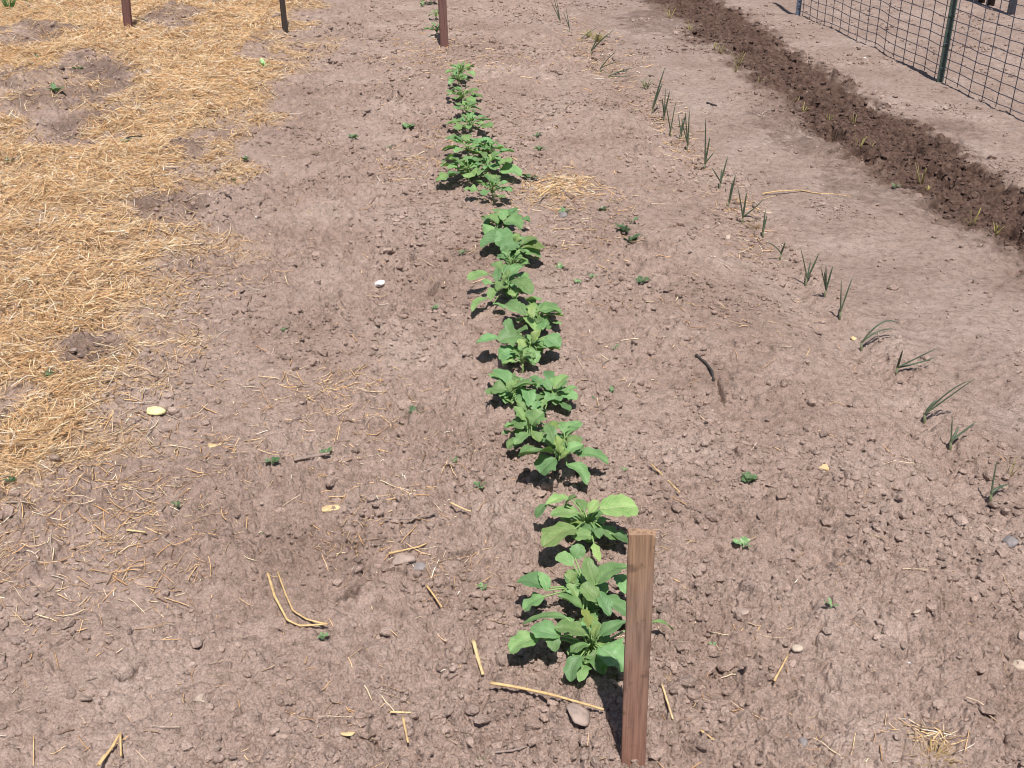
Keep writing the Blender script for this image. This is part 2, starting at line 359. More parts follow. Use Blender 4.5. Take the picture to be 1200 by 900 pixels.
# ------------------------------------------------------------------ the soil
def build_ground():
    from concurrent.futures import ThreadPoolExecutor
    fine = TH0 + DTH * np.arange(int(1.24 / DTH) + 1); co = np.concatenate([np.linspace(-math.pi, -.66, 70), fine, np.linspace(.66, math.pi, 70)[:-1]])
    rf = np.exp(LR0 + DLR * np.arange(int(math.log(11.5 / 1.12) / DLR) + 1)); rc = np.array([.15, .5, .8, 1.0]); r = np.concatenate([rc, rf, 11.6 * np.exp(np.linspace(.01, 3.6, 60))])
    T, R = np.meshgrid(co, r); x = R * np.sin(T); y = R * np.cos(T); sh = x.shape
    x = x.ravel(); y = y.ravel(); z = np.empty_like(x); zm = np.empty_like(x); zone = np.full((len(x), 4), .5)
    def work(i):
        q = slice(i, i + 60000); X, Y = x[q], y[q]; zm[q] = macro(X, Y); z[q] = zm[q] + micro(X, Y)
        zone[q, 0] = np.maximum(comp_mask(X, Y) * .92, .50 * bare(X, Y) * (1 - straw_mask(X, Y)) * sstep(-.3, .2, fbm(X, Y, .2, 333, 3))); zone[q, 1] = straw_mask(X, Y) * .8; zone[q, 2] = path_mask(X, Y)
        # damp brown patches on the path beside the compost
        for px, py, rr, k in ((985, 212, .10, .4), (930, 150, .22, .5), (770, 25, .3, .45), (1040, 225, .15, .4), (960, 170, .16, .35), (1120, 150, .12, .3)):
            gx, gy = flat(px, py); d = ((X - gx) / rr) ** 2 + ((Y - gy) / (rr * 2)) ** 2 + 1.2 * fbm(X, Y, .07, 777, 3)
            zone[q, 0] = np.maximum(zone[q, 0], k * sstep(1.3, .2, d))
    with ThreadPoolExecutor(4) as ex: list(ex.map(work, range(0, len(x), 60000)))
    cut = lambda a: np.ascontiguousarray(a.reshape(sh)[len(rc):len(rc) + len(rf), 70:70 + len(fine)])
    GRID['h'] = cut(z); GRID['m'] = cut(zm)
    nr, nc = sh; i = np.arange(nr - 1)[:, None] * nc; j = np.arange(nc)[None, :]; j2 = (j + 1) % nc
    Fc = np.stack([i + j, i + j2, i + nc + j2, i + nc + j], -1).reshape(-1, 4)[:, ::-1]
    o = mesh_np('ground', np.stack([x, y, z], 1), Fc, SOIL, True, zone, 'zone'); o['kind'] = 'structure'
build_ground()

# ------------------------------------------------------------------ loose clods and crumbs of soil
def ico(sub):
    import bmesh
    bm = bmesh.new(); bmesh.ops.create_icosphere(bm, subdivisions=sub, radius=1)
    V = np.array([v.co[:] for v in bm.verts]); Fc = np.array([[v.index for v in f.verts] for f in bm.faces]); bm.free(); return V, Fc
def lumps(pos, size, sub, seed, flatz=.62, rough=.3):
    V, Fc = ico(sub); n = len(pos); g = np.random.default_rng(seed)
    off = 1 + rough * (g.random((n, len(V))) - .5) * (1.6 if sub < 2 else .35)
    if sub >= 2:                                      # broken faces
        for k in range(8):
            d = g.normal(size=(n, 3)); d /= np.linalg.norm(d, axis=1)[:, None]; c = g.random(n) * .35 + .52
            dot = np.einsum('nk,vk->nv', d, V); off = np.minimum(off, np.where(dot > .05, c[:, None] / np.maximum(dot, .05), 9))
    P = V[None] * off[..., None]; sc = np.stack([.75 + .5 * g.random(n), .75 + .5 * g.random(n), flatz * (.7 + .6 * g.random(n))], 1) * size[:, None]
    P = P * sc[:, None, :]; a = g.random(n) * 6.283; tl = g.normal(size=n) * .35
    ca, sa = np.cos(tl)[:, None], np.sin(tl)[:, None]; P = np.stack([P[..., 0], P[..., 1] * ca - P[..., 2] * sa, P[..., 1] * sa + P[..., 2] * ca], -1)
    ca, sa = np.cos(a)[:, None], np.sin(a)[:, None]; P = np.stack([P[..., 0] * ca - P[..., 1] * sa, P[..., 0] * sa + P[..., 1] * ca, P[..., 2]], -1)
    P = P + pos[:, None, :]; FF = (Fc[None] + (np.arange(n) * len(V))[:, None, None]).reshape(-1, 3)
    return P.reshape(-1, 3), FF, len(V)
def scatter(n, r0, r1, th, power=1.0):
    u = rng.random(n); r = r0 + (r1 - r0) * u ** power; t = (rng.random(n) * 2 - 1) * th
    return r * np.sin(t), r * np.cos(t)
KEEP = [flat(a + (c - a) * k / 5, b + (d - b) * k / 5, .02) for a, b, c, d in ((575, 817, 640, 829), (640, 829, 707, 843), (315, 681, 337, 732), (337, 732, 384, 737), (326, 677, 344, 722), (555, 755, 566, 795), (345, 545, 387, 537), (893, 230, 940, 225), (940, 225, 996, 234), (176, 487, 190, 485), (370, 602, 400, 598), (460, 672, 500, 655), (240, 525, 256, 525)) for k in range(6)]
def soil_lumps():
    vs, fs, zs, o = [], [], [], 0
    for n, r1, smin, smax, sub, pw, seed in ((70000, 6.5, .0020, .0065, 1, 1.0, 1), (46000, 10.5, .0045, .014, 1, 1.0, 2), (8000, 10.5, .008, .021, 2, 1.0, 3)):
        x, y = scatter(n, 1.2, r1, .62, pw); u = x * .9945 + y * .1045
        if sub > 1 or smax > .01:
            far = np.ones(len(x), bool)
            for kx, ky in KEEP: far &= np.hypot(x - kx, y - ky) > .030
            x, y, u = x[far], y[far], u[far]
        dens = np.clip(.12 + 1.15 * sstep(-.12, .40, fbm(x, y, .34, 501, 4)) - .55 * path_mask(x, y) - .6 * straw_mask(x, y) + .6 * comp_mask(x, y), .05, 1)
        k = rng.random(len(x)) < dens; x = x[k]; y = y[k]; s = smin * (smax / smin) ** (rng.random(len(x)) ** 2.6)
        s *= np.clip(.75 + np.hypot(x, y) / 9, .8, 1.6) if sub < 2 else 1
        p = np.stack([x, y, height(x, y) + s * .22], 1); P, Q, nv = lumps(p, s, sub, seed)
        vs.append(P); fs.append(Q + o); o += len(P)
        z = np.stack([comp_mask(x, y) * .9, straw_mask(x, y) * .2, path_mask(x, y), np.clip(.60 + .20 * rng.normal(size=len(x)), .2, 1)], 1); zs.append(np.repeat(z, nv, 0))
    ob = mesh_np('soil_clods', np.vstack(vs), np.vstack(fs), SOIL, False, np.vstack(zs), 'zone'); ob['kind'] = 'stuff'; ob['label'] = 'loose crumbs and clods of dry brown soil'
    ob['category'] = 'soil clods'
    x, y = scatter(900, 1.2, 9, .6); s = .0025 + .006 * rng.random(900) ** 2; k = (straw_mask(x, y) < .3) & (rng.random(900) < .35 + .5 * sstep(.3, 1.2, x))
    x, y, s = x[k], y[k], s[k]; P, Q, nv = lumps(np.stack([x, y, height(x, y) + s * .3], 1), s, 1, 9, .7, .15)
    ob = mesh_np('gravel', P, Q, ST_TAN, True); ob['kind'] = 'stuff'; ob['label'] = 'small pale pebbles scattered on the soil'; ob['category'] = 'gravel'
soil_lumps()

# ------------------------------------------------------------------ straw
PAL = np.array([(.80, .55, .29), (.87, .65, .39), (.68, .42, .21), (.90, .76, .54), (.50, .31, .17), (.28, .18, .115), (.92, .85, .73), (.74, .47, .24)])
PW = np.array([.20, .2, .15, .15, .09, .08, .06, .07])
def straws(name, x, y, L, wid, lift, tilt, label, dull=0.0):
    n = len(x); g = rng
    ang = (vn(x, y, .25, 601) - .5) * 7 + g.normal(size=n) * 1.0; bend = g.normal(size=n) * .05 * (1 + 3 * (g.random(n) < .12)); arch = g.normal(size=n) * .06
    t = np.array([-1, -.35, .35, 1.0]); cx, cy = np.cos(ang), np.sin(ang)
    px = x[:, None] + (cx[:, None] * t - cy[:, None] * bend[:, None] * (t ** 2 - .3)) * L[:, None] / 2
    py = y[:, None] + (cy[:, None] * t + cx[:, None] * bend[:, None] * (t ** 2 - .3)) * L[:, None] / 2
    hh = height(px.ravel(), py.ravel()).reshape(n, 4); c = height(x, y)
    base = np.maximum(hh.mean(1), c)[:, None] * .6 + hh * .4
    pz = np.maximum(base + lift[:, None] + tilt[:, None] * t * L[:, None] / 2 - arch[:, None] * (t ** 2 - .4) * L[:, None] / 2, hh + .0008)
    C = np.stack([px, py, pz], -1); side = np.stack([-cy, cx, np.zeros(n)], -1)[:, None, :]
    w = (wid[:, None] * np.array([.8, 1, 1, .7]))[..., None] / 2; up = np.array([0, 0, 1.0])
    roll = g.normal(size=n)[:, None, None] * .5; s2 = side * np.cos(roll) + up * np.sin(roll); u2 = up * np.cos(roll) - side * np.sin(roll)
    V = np.stack([C + s2 * w, C - s2 * w, C + u2 * w * .75], 2).reshape(-1, 3)
    f = []
    for i in range(3):
        for k in range(3): f.append((i * 3 + k, i * 3 + (k + 1) % 3, (i + 1) * 3 + (k + 1) % 3, (i + 1) * 3 + k))
    Fc = (np.array(f)[None] + (np.arange(n) * 12)[:, None, None]).reshape(-1, 4)
    pal = PAL * np.array([1.0, .955, .93])
    col = pal[g.choice(len(PAL), n, p=PW)] * (.8 + .35 * g.random((n, 1))); grey = np.array([[.30, .23, .17]])
    col = col * (1 - dull) + grey * dull
    o = mesh_np(name, V, Fc, STRAW, True, np.repeat(np.clip(col, 0, .95), 12, 0)); o['kind'] = 'stuff'; o['label'] = label; o['category'] = 'straw'
def straw_all():
    n = 480000; r = 1.7 + 9.6 * rng.random(n); t = -.62 + .66 * rng.random(n); x = r * np.sin(t); y = r * np.cos(t)
    keep = np.zeros(n, bool)
    for i in range(0, n, 100000): q = slice(i, i + 100000); keep[q] = rng.random(len(x[q])) < straw_mask(x[q], y[q]) * .85
    x, y = x[keep][:150000], y[keep][:150000]; n = len(x); r = np.hypot(x, y)
    L = (.014 + .080 * rng.random(n) ** 2.2) * np.clip(.8 + r / 14, .8, 1.5); w = (.0010 + .0022 * rng.random(n) ** 1.7) * np.clip(.55 + r / 5.5, .9, 2.2)
    m = straw_mask(x, y); straws('straw_mulch', x, y, L, w, .001 + .034 * rng.random(n) ** 1.5 * m, rng.normal(size=n) * .30, 'golden straw mulch spread over the soil on the left', (.55 * np.clip(1.1 - m * 1.4, 0, 1) * rng.random(n))[:, None])
    # thin scatter over the bare beds, thicker in a few spots
    X, Y = scatter(9500, 1.25, 9, .6); k = rng.random(9500) < np.clip(.16 + .9 * sstep(.05, .5, fbm(X, Y, .4, 650, 3)), 0, 1) * (1 - .85 * path_mask(X, Y)) * sstep(1.9, .6, X * .9945 + Y * .1045)
    xs, ys = [X[k]], [Y[k]]
    for px, py, sx, sy, c in ((655, 236, .09, .13, 330), (665, 228, .05, .06, 120), (620, 250, .10, .2, 60), (480, 210, .10, .12, 60), (430, 500, .10, .16, 110), (110, 610, .16, .12, 260), (60, 600, .15, .16, 200), (425, 660, .08, .08, 60), (300, 500, .16, .16, 90), (260, 545, .12, .12, 70), (480, 600, .1, .1, 50),
                              (400, 470, .08, .08, 50), (520, 690, .06, .06, 40), (130, 700, .12, .12, 90), (40, 760, .14, .1, 60), (130, 660, .1, .1, 90), (700, 250, .12, .1, 40), (560, 85, .25, .3, 110), (500, 75, .25, .35, 120), (690, 55, .12, .5, 120), (720, 85, .1, .4, 80), (780, 150, .06, .3, 60), (690, 300, .1, .15, 50), (865, 240, .06, .12, 50), (1085, 885, .03, .02, 50), (805, 170, .05, .3, 60), (885, 290, .05, .1, 30), (200, 415, .12, .15, 90), (230, 350, .12, .12, 80), (765, 660, .04, .04, 14), (520, 175, .12, .15, 40)):
        c = int(c * (1.6 if py > 480 else 2.4)); gx, gy = flat(px, py); xs.append(gx + rng.normal(size=c) * sx); ys.append(gy + rng.normal(size=c) * sy)
    x = np.concatenate(xs); y = np.concatenate(ys); n = len(x); r = np.hypot(x, y)
    L = .008 + .065 * rng.random(n) ** 2.6; w = (.0010 + .0018 * rng.random(n)) * np.clip(.6 + r / 5, .9, 2.2); L = L * np.clip(.75 + r / 9, .9, 1.4)
    straws('straw_litter', x, y, L, w, .0012 + .004 * rng.random(n), rng.normal(size=n) * .12, 'loose bits of straw scattered over the bare soil', (rng.random((n, 1)) < .35) * .6)
straw_all()

# ------------------------------------------------------------------ leaves
def leaf_into(mb, P0, P1, hw, lobes=0.0, fold=.25, bow=.25, roll=0.0, wav=.06, round_=.5, nl=16, nw=8, mi=0, disc=False):
    """one blade from P0 to P1, half width hw, arched, folded along the midrib, wavy, with optional lobes"""
    P0 = Vector(P0); P1 = Vector(P1); d = P1 - P0; L = d.length; dn = d.normalized()
    side = dn.cross(Vector((0, 0, 1))); side = Vector((1, 0, 0)) if side.length < .1 else side.normalized(); up = side.cross(dn).normalized()
    side, up = side * math.cos(roll) + up * math.sin(roll), up * math.cos(roll) - side * math.sin(roll)
    ph = random.random() * 6; ph2 = random.random() * 6; v = []; uv = []; f = []; asym = (random.random() - .5) * .25; crook = (random.random() - .5) * .16
    for i in range(nl + 1):
        t = i / nl; c = P0 + d * t + up * (bow * L * (4 * t * (1 - t)) * (1 - .3 * t) * .5) + side * crook * L * math.sin(math.pi * t)
        prof = math.sin(math.pi * min(1, (t * .985 + .015)) ** (.62 + .5 * round_)) ** (.72 - .25 * round_) if t < 1 else 0
        if disc: prof = math.sqrt(max(0, 1 - (2 * t - 1) ** 2)) * (1 - .12 * max(0, .35 - t)) if 0 < t < 1 else (.0 if t else .05)
        for j in range(-nw // 2, nw // 2 + 1):
            s = j / (nw / 2); sg = 1 if s >= 0 else -1
            lob = 1 - lobes * .5 * (1 + math.cos(t * 15 + ph + sg * .8)) * (1 - t) ** .5 * .9
            w = hw * prof * max(.12, lob) * (1 + asym * sg) * (1 + .07 * math.sin(t * 23 + ph2 * sg))
            lift = fold * abs(s) * w - .35 * fold * s * s * w + wav * hw * math.sin(t * 9 + ph + sg * 1.7) * abs(s) + .05 * hw * math.sin(t * 19 + ph2) * abs(s) * (1 - abs(s)) - .10 * hw * max(0, 1 - abs(s) * 5)
            fwd = .10 * w * s * s
            v.append(c + side * (s * w) + up * lift + dn * fwd); uv.append((s, t))
    W = nw + 1
    for i in range(nl):
        for j in range(nw): f.append((i * W + j, i * W + j + 1, (i + 1) * W + j + 1, (i + 1) * W + j))
    mb.add(v, f, uv, mi)

def on_plane(px, py, z):
    d = ray(px, py); t = (z - CAMH) / d.z; return d * t + Vector((0, 0, CAMH))

G_LEAFY = 'leafy green seedlings in the centre row'
def leafy_plant(cx, cy, label, leaves=None, rad=None, n=9, size=1.0):
    base = at(cx, cy); base.z = hz(base.x, base.y); k = ppm(base)
    root = empty('leafy_seedling', base, label, 'plant', G_LEAFY)
    crown = base + Vector((0, 0, .028 * size))
    mb = MB(); mb.tube([base - Vector((0, 0, .015)), base + Vector((.002, 0, .012)), crown + Vector((0, 0, .008))], [.0042, .0036, .0028], 7)
    st = mb.build('stem', PETIOLE, None, base); st.parent = root; st.location = (0, 0, 0)
    jobs = []
    if leaves:
        for q in leaves:
            bx, by, tx, ty, w = q[:5]; z0 = base.z + (q[5] if len(q) > 5 else .045 + .03 * random.random()); z1 = base.z + (q[6] if len(q) > 6 else .035 + .035 * random.random())
            a = on_plane(bx, by, z0); b = on_plane(tx, ty, z1); d = (b - a).normalized(); s = d.cross(Vector((0, 0, 1))).normalized()
            # how many pixels a metre sideways covers here
            def pj(p): q_ = p - Vector((0, 0, CAMH)); dep = q_.y * CP - q_.z * SP; return Vector((q_.x / dep * F, (q_.y * SP + q_.z * CP) / dep * F))
            m = (pj(a + s * .01) - pj(a)).length / .01; hw = w / m / 2 * 1.10 * (1.0 if m > 0 else 1)
            hw = min(hw, (b - a).length * .75); jobs.append((a, b, hw, q[7] if len(q) > 7 else random.choice((.2, .4, .6, .8, .95)), q[8] if len(q) > 8 else None))
    R = (rad or 20) / k; cnt = n if not leaves else (20 if cy < 530 else 16)
    a0 = random.random() * 6.28
    for i in range(cnt):
        ang = a0 + i * 2.399 + random.uniform(-.3, .3); inner = i / max(1, cnt) if not leaves else .8
        if leaves: rr = random.uniform(.030, .098 if cy < 530 else .080); bl = random.uniform(.028, .050); b0 = max(.008, rr - bl); z0 = random.uniform(.022, .055)
        else: rr = R * (1.15 - .75 * inner) * random.uniform(.8, 1.15); bl = rr * random.uniform(.55, .7); b0 = rr - bl * .95; z0 = .026 + .042 * inner * size + .015 * random.random()
        dirv = Vector((math.cos(ang) * (.9 if leaves else 1), math.sin(ang) * (1.25 if leaves else 1), 0)); a = base + dirv * max(.006, b0) + Vector((0, 0, z0)); b = base + dirv * (max(.006, b0) + bl) + Vector((0, 0, z0 + random.uniform(-.03, .02) * (1 - inner) + (.02 * inner if not leaves else .004)))
        jobs.append((a, b, bl * random.uniform(.40, .58) if not leaves else bl * random.uniform(.34, .50), random.choice((.1, .3, .55, .7)), None))
    for a, b, hw, lob, tone in jobs:
        if a.z < base.z + .012: a.z = base.z + .012
        g = max(hz(a.x, a.y), hz((a.x + b.x) / 2, (a.y + b.y) / 2), hz(b.x, b.y))
        if b.z < g + .012: b.z = g + .012
        if a.z < g + .012: a.z = g + .012
        rd = tone == 'R'; tone = 'y' if rd else tone
        mb = MB(); leaf_into(mb, a, b, (b - a).length * .46, 0, .10, .06, -.1, .05, .5, 22, 12, 0, True) if rd else leaf_into(mb, a, b, hw, lob, random.uniform(.12, .45), random.uniform(.12, .34), random.gauss(0, .20), random.uniform(.05, .14), random.uniform(.25, .75))
        mid = (crown + a) / 2 + Vector((0, 0, .010)); mb.tube([crown, mid, a, a + (b - a) * .12], [.0022, .0019, .0016, .0007], 5, 1)
        lf = mb.build('leaf', [LEAF, PETIOLE], None, base); lf.parent = root; lf.location = (0, 0, 0)
        v = random.uniform(.72, 1.2); yel = random.uniform(-.08, .14) + (.25 if random.random() < .05 else 0) + (.18 if tone == 'y' else 0); v *= 1.2 if tone == 'y' else (.72 if tone == 'd' else 1)
        lf.color = (v * (1 + yel), v, v * (1 - .6 * yel), 1)

Y, D = 'y', 'd'
leafy_plant(692, 775, 'bushy leafy plant right behind the near stake, its leaves partly in the stake shadow', [
    (632, 748, 597, 764, 21, .06, .05, .1), (657, 745, 622, 735, 20, .08, .08, .2), (645, 742, 651, 764, 15, .08, .06, 0), (688, 744, 650, 736, 19, .075, .09, .4), (664, 724, 612, 732, 7, .09, .06, 0),
    (690, 756, 668, 765, 15, .06, .05, 0), (681, 768, 668, 799, 20, .055, .025, .35), (702, 756, 735, 784, 36, .07, .05, .5), (702, 746, 734, 728, 18, .07, .09, .4), (690, 736, 682, 714, 13, .09, .12, .5, Y), (697, 750, 703, 732, 12, .08, .11, .4, Y), (765, 729, 789, 739, 8, .05, .02, 0), (699, 762, 690, 778, 10, .05, .03, .3)])
leafy_plant(686, 712, 'leafy plant with lobed leaves between the near stake and the large pale round leaf', [
    (672, 662, 651, 652, 12, .075, .08, .1), (674, 655, 682, 638, 16, .08, .10, 0), (697, 684, 687, 652, 17, .08, .12, .1), (699, 685, 738, 664, 25, .085, .10, .3), (722, 674, 735, 697, 17, .06, .05, 0), (637, 689, 606, 682, 17, .06, .06, .2), (641, 692, 631, 670, 11, .06, .08, 0), (638, 699, 613, 714, 20, .045, .025, .5),
    (683, 714, 654, 698, 21, .065, .085, 0), (701, 705, 682, 684, 16, .075, .10, .1), (714, 722, 698, 692, 15, .06, .085, .1), (705, 701, 737, 721, 19, .06, .05, .2), (672, 683, 665, 668, 13, .08, .10, .5, Y), (676, 702, 664, 684, 10, .07, .09, .6, Y), (688, 720, 697, 735, 12, .06, .06, .6, Y)])
leafy_plant(688, 632, 'leafy plant with one large pale round leaf, just beyond the near stake top', [
    (703, 597, 747, 594, 37, .10, .095, 0, 'R'), (669, 585, 639, 592, 13, .07, .07, .3, Y), (640, 591, 628, 607, 11, .065, .04, 0, D), (678, 601, 645, 603, 12, .065, .06, .1, Y), (675, 619, 636, 641, 28, .07, .06, .3, Y), (669, 628, 694, 628, 14, .05, .05, 0), (690, 602, 701, 586, 12, .08, .10, .4, Y), (704, 617, 724, 633, 17, .05, .03, .3),
    (716, 626, 737, 638, 13, .04, .02, .2, D), (696, 637, 703, 658, 10, .05, .03, .4, Y), (662, 592, 676, 582, 9, .08, .1, .5)])
leafy_plant(661, 546, 'spreading leafy plant with a big upturned oval leaf, next beyond the pale round leaf', [
    (648, 530, 608, 534, 24, .06, .07, 0), (651, 537, 632, 554, 24, .055, .03, .3), (664, 544, 688, 568, 16, .05, .025, 0), (677, 533, 713, 543, 15, .05, .035, .4), (663, 533, 684, 521, 14, .06, .08, .3), (650, 521, 639, 496, 14, .06, .09, .4), (657, 531, 651, 510, 13, .07, .11, .6, Y), (664, 521, 681, 514, 9, .07, .08, .5), (655, 540, 668, 530, 10, .06, .08, .5, Y)])
leafy_plant(622, 517, 'compact leafy plant touching the left rear of the big oval leaf plant', [
    (613, 502, 590, 500, 12, .055, .05, .1), (618, 507, 603, 521, 15, .06, .05, 0), (610, 517, 594, 525, 15, .04, .025, 0), (623, 505, 632, 518, 13, .06, .045, .2), (623, 498, 638, 483, 15, .06, .09, .3), (613, 492, 602, 476, 11, .06, .085, .2), (619, 500, 616, 488, 11, .07, .1, .5, Y)])
leafy_plant(598, 472, 'small pale leafy plant standing at the left of the row gap', [
    (598, 452, 577, 434, 13, .07, .08, .1), (593, 457, 576, 455, 11, .06, .06, 0), (605, 453, 629, 451, 13, .07, .07, 0), (616, 455, 620, 478, 17, .06, .04, .3), (597, 459, 600, 445, 10, .07, .1, .5, Y), (605, 470, 617, 482, 12, .05, .03, .4)])
leafy_plant(646, 476, 'small leafy plant with one upright curled leaf at the right of the row gap', [
    (650, 455, 665, 440, 14, .06, .08, 0), (645, 457, 634, 446, 9, .06, .075, 0), (648, 460, 651, 475, 10, .05, .03, 0), (640, 458, 634, 470, 10, .045, .03, .2, D)])
leafy_plant(622, 421, 'wide leafy plant with a narrow leaf stretched far to the left', [
    (612, 395, 584, 400, 17, .07, .07, .5), (585, 397, 558, 402, 8, .06, .05, 0), (603, 386, 589, 380, 9, .05, .07, 0, D), (604, 390, 618, 386, 9, .07, .09, 0), (639, 394, 657, 406, 15, .07, .05, 0), (629, 408, 657, 409, 11, .055, .045, .2), (620, 408, 627, 426, 20, .06, .035, .2), (604, 411, 584, 420, 14, .05, .03, .1), (606, 410, 599, 422, 11, .05, .03, .1), (625, 400, 634, 386, 8, .07, .10, .3, Y), (613, 408, 608, 397, 10, .07, .09, .4, Y), (596, 414, 590, 432, 10, .03, .02, 0)])
leafy_plant(630, 384, 'leafy plant with a deeply lobed pale leaf, next nearer the bushy four leaf crown', [
    (616, 369, 595, 354, 18, .065, .07, .5), (624, 373, 625, 355, 9, .07, .1, .1, Y), (631, 365, 658, 366, 11, .06, .055, .1), (614, 371, 628, 388, 10, .055, .035, .1, Y), (617, 351, 634, 352, 10, .06, .07, .4), (633, 372, 641, 384, 9, .05, .03, .2, D)])
leafy_plant(594, 349, 'broad leafy plant with a smooth oval leaf on its right and grey green leaves', [
    (604, 327, 624, 345, 17, .075, .055, 0), (595, 334, 582, 341, 13, .065, .055, 0), (571, 320, 548, 328, 9, .055, .045, 0), (596, 340, 605, 350, 11, .05, .035, .1), (572, 349, 553, 365, 10, .035, .02, 0), (581, 338, 574, 352, 11, .05, .03, .1), (583, 330, 583, 314, 10, .06, .085, .1), (597, 324, 614, 312, 11, .07, .09, 0), (605, 322, 620, 330, 10, .06, .05, .2), (588, 316, 577, 308, 12, .07, .085, .3), (590, 330, 598, 318, 9, .08, .11, .4, Y), (578, 356, 592, 362, 9, .03, .02, .2)])
leafy_plant(607, 308, 'bushy leafy plant with broad flat leaves beside the straw heap', [
    (604, 282, 579, 283, 14, .06, .06, 0), (598, 276, 563, 290, 14, .055, .04, .2), (609, 289, 586, 293, 13, .06, .05, .2), (607, 291, 588, 300, 12, .05, .035, 0), (612, 285, 628, 278, 12, .07, .08, .2), (614, 290, 637, 288, 15, .06, .055, .2), (615, 296, 634, 300, 12, .05, .035, .1), (606, 284, 604, 273, 10, .07, .1, .4, Y), (608, 296, 606, 306, 9, .05, .03, .2)])
leafy_plant(586, 272, 'leafy plant with large drooping right leaf, just left of the straw heap', [
    (583, 262, 564, 254, 13, .06, .07, .1), (588, 258, 592, 245, 11, .07, .09, .1), (590, 260, 612, 268, 18, .065, .045, .1), (597, 252, 607, 244, 9, .065, .085, .1), (580, 267, 568, 275, 12, .05, .03, .2), (582, 268, 588, 279, 11, .05, .03, .1), (610, 256, 621, 260, 7, .04, .03, .1, D), (575, 260, 566, 262, 9, .05, .04, .2)])
for cx, cy, rad, n, sz, lb in [
    (600, 324, 19, 8, .9, 'small leafy plant between the bushy plant by the straw heap and the broad plant'),
    (612, 440, 15, 7, .8, 'small dark leafy plant tucked below the plant with the far stretched left leaf'),
    (577, 236, 24, 9, .9, 'small leafy plant at the lower end of the widest clump, left of the straw heap'),
    (549, 214, 30, 11, 1.2, 'leafy plant with a large left leaf at the front left of the widest clump'),
    (571, 208, 28, 11, 1.2, 'leafy plant at the front right of the widest clump'),
    (549, 187, 30, 11, 1.2, 'tall leafy plant at the back left of the widest clump'),
    (572, 190, 22, 9, 1.1, 'leafy plant at the back right of the widest clump'),
    (552, 158, 25, 11, 1.1, 'round leafy plant standing between the widest clump and the two far small plants'),
    (547, 139, 18, 8, .9, 'leafy plant growing close behind the round one in the far row'),
    (542, 122, 20, 11, 1.0, 'fuller of the two small leafy plants nearest the far centre stake'),
    (537, 105, 14, 8, .8, 'low leafy plant between the two small plants nearer than the far centre stake'),
    (540, 95, 17, 9, .8, 'first small leafy plant on the near side of the far centre stake'),
    (512, 42, 13, 8, .8, 'small leafy plant half hidden beside the far centre stake'),
    (511, 24, 8, 5, .6, 'tiny faded leafy plant beyond the far centre stake'),
    (505, 5, 12, 7, .9, 'farthest leafy plant of the row at the top edge of the view')]:
    leafy_plant(cx, cy, lb, None, rad * (1.22 if cy > 170 else 1.05), n + 6, sz)

# ------------------------------------------------------------------ small dark weeds, one mesh each
G_WEED = 'small weed seedlings on the bare soil'
def weed(px, py, r, label, m=None, n=None, tone=1.0):
    b = at(px, py); b.z = hz(b.x, b.y); R = r / ppm(b) * random.uniform(.65, 1.1); tone *= random.uniform(.9, 1.7); nar = random.uniform(.16, .42); mb = MB(); n = n or random.randint(4, 7); a0 = random.random() * 6
    mb.tube([b - Vector((0, 0, .008)), b + Vector((0, 0, .010))], [.0016, .0012], 5)
    for i in range(n):
        a = a0 + i * 2.4; d = Vector((math.cos(a), math.sin(a), 0)); ln = R * random.uniform(.7, 1.15)
        s = b + d * ln * .18 + Vector((0, 0, .008)); leaf_into(mb, s, s + d * ln * .85 + Vector((0, 0, ln * random.uniform(.15, .7))), ln * nar, random.choice((0, 0, .5)), .3, .2, random.gauss(0, .3), .1, .5, 7, 4)
    o = mb.build('weed_seedling', m or WEED, None, b); o.color = (tone, tone, tone, 1); tag(o, label, 'weed', G_WEED)
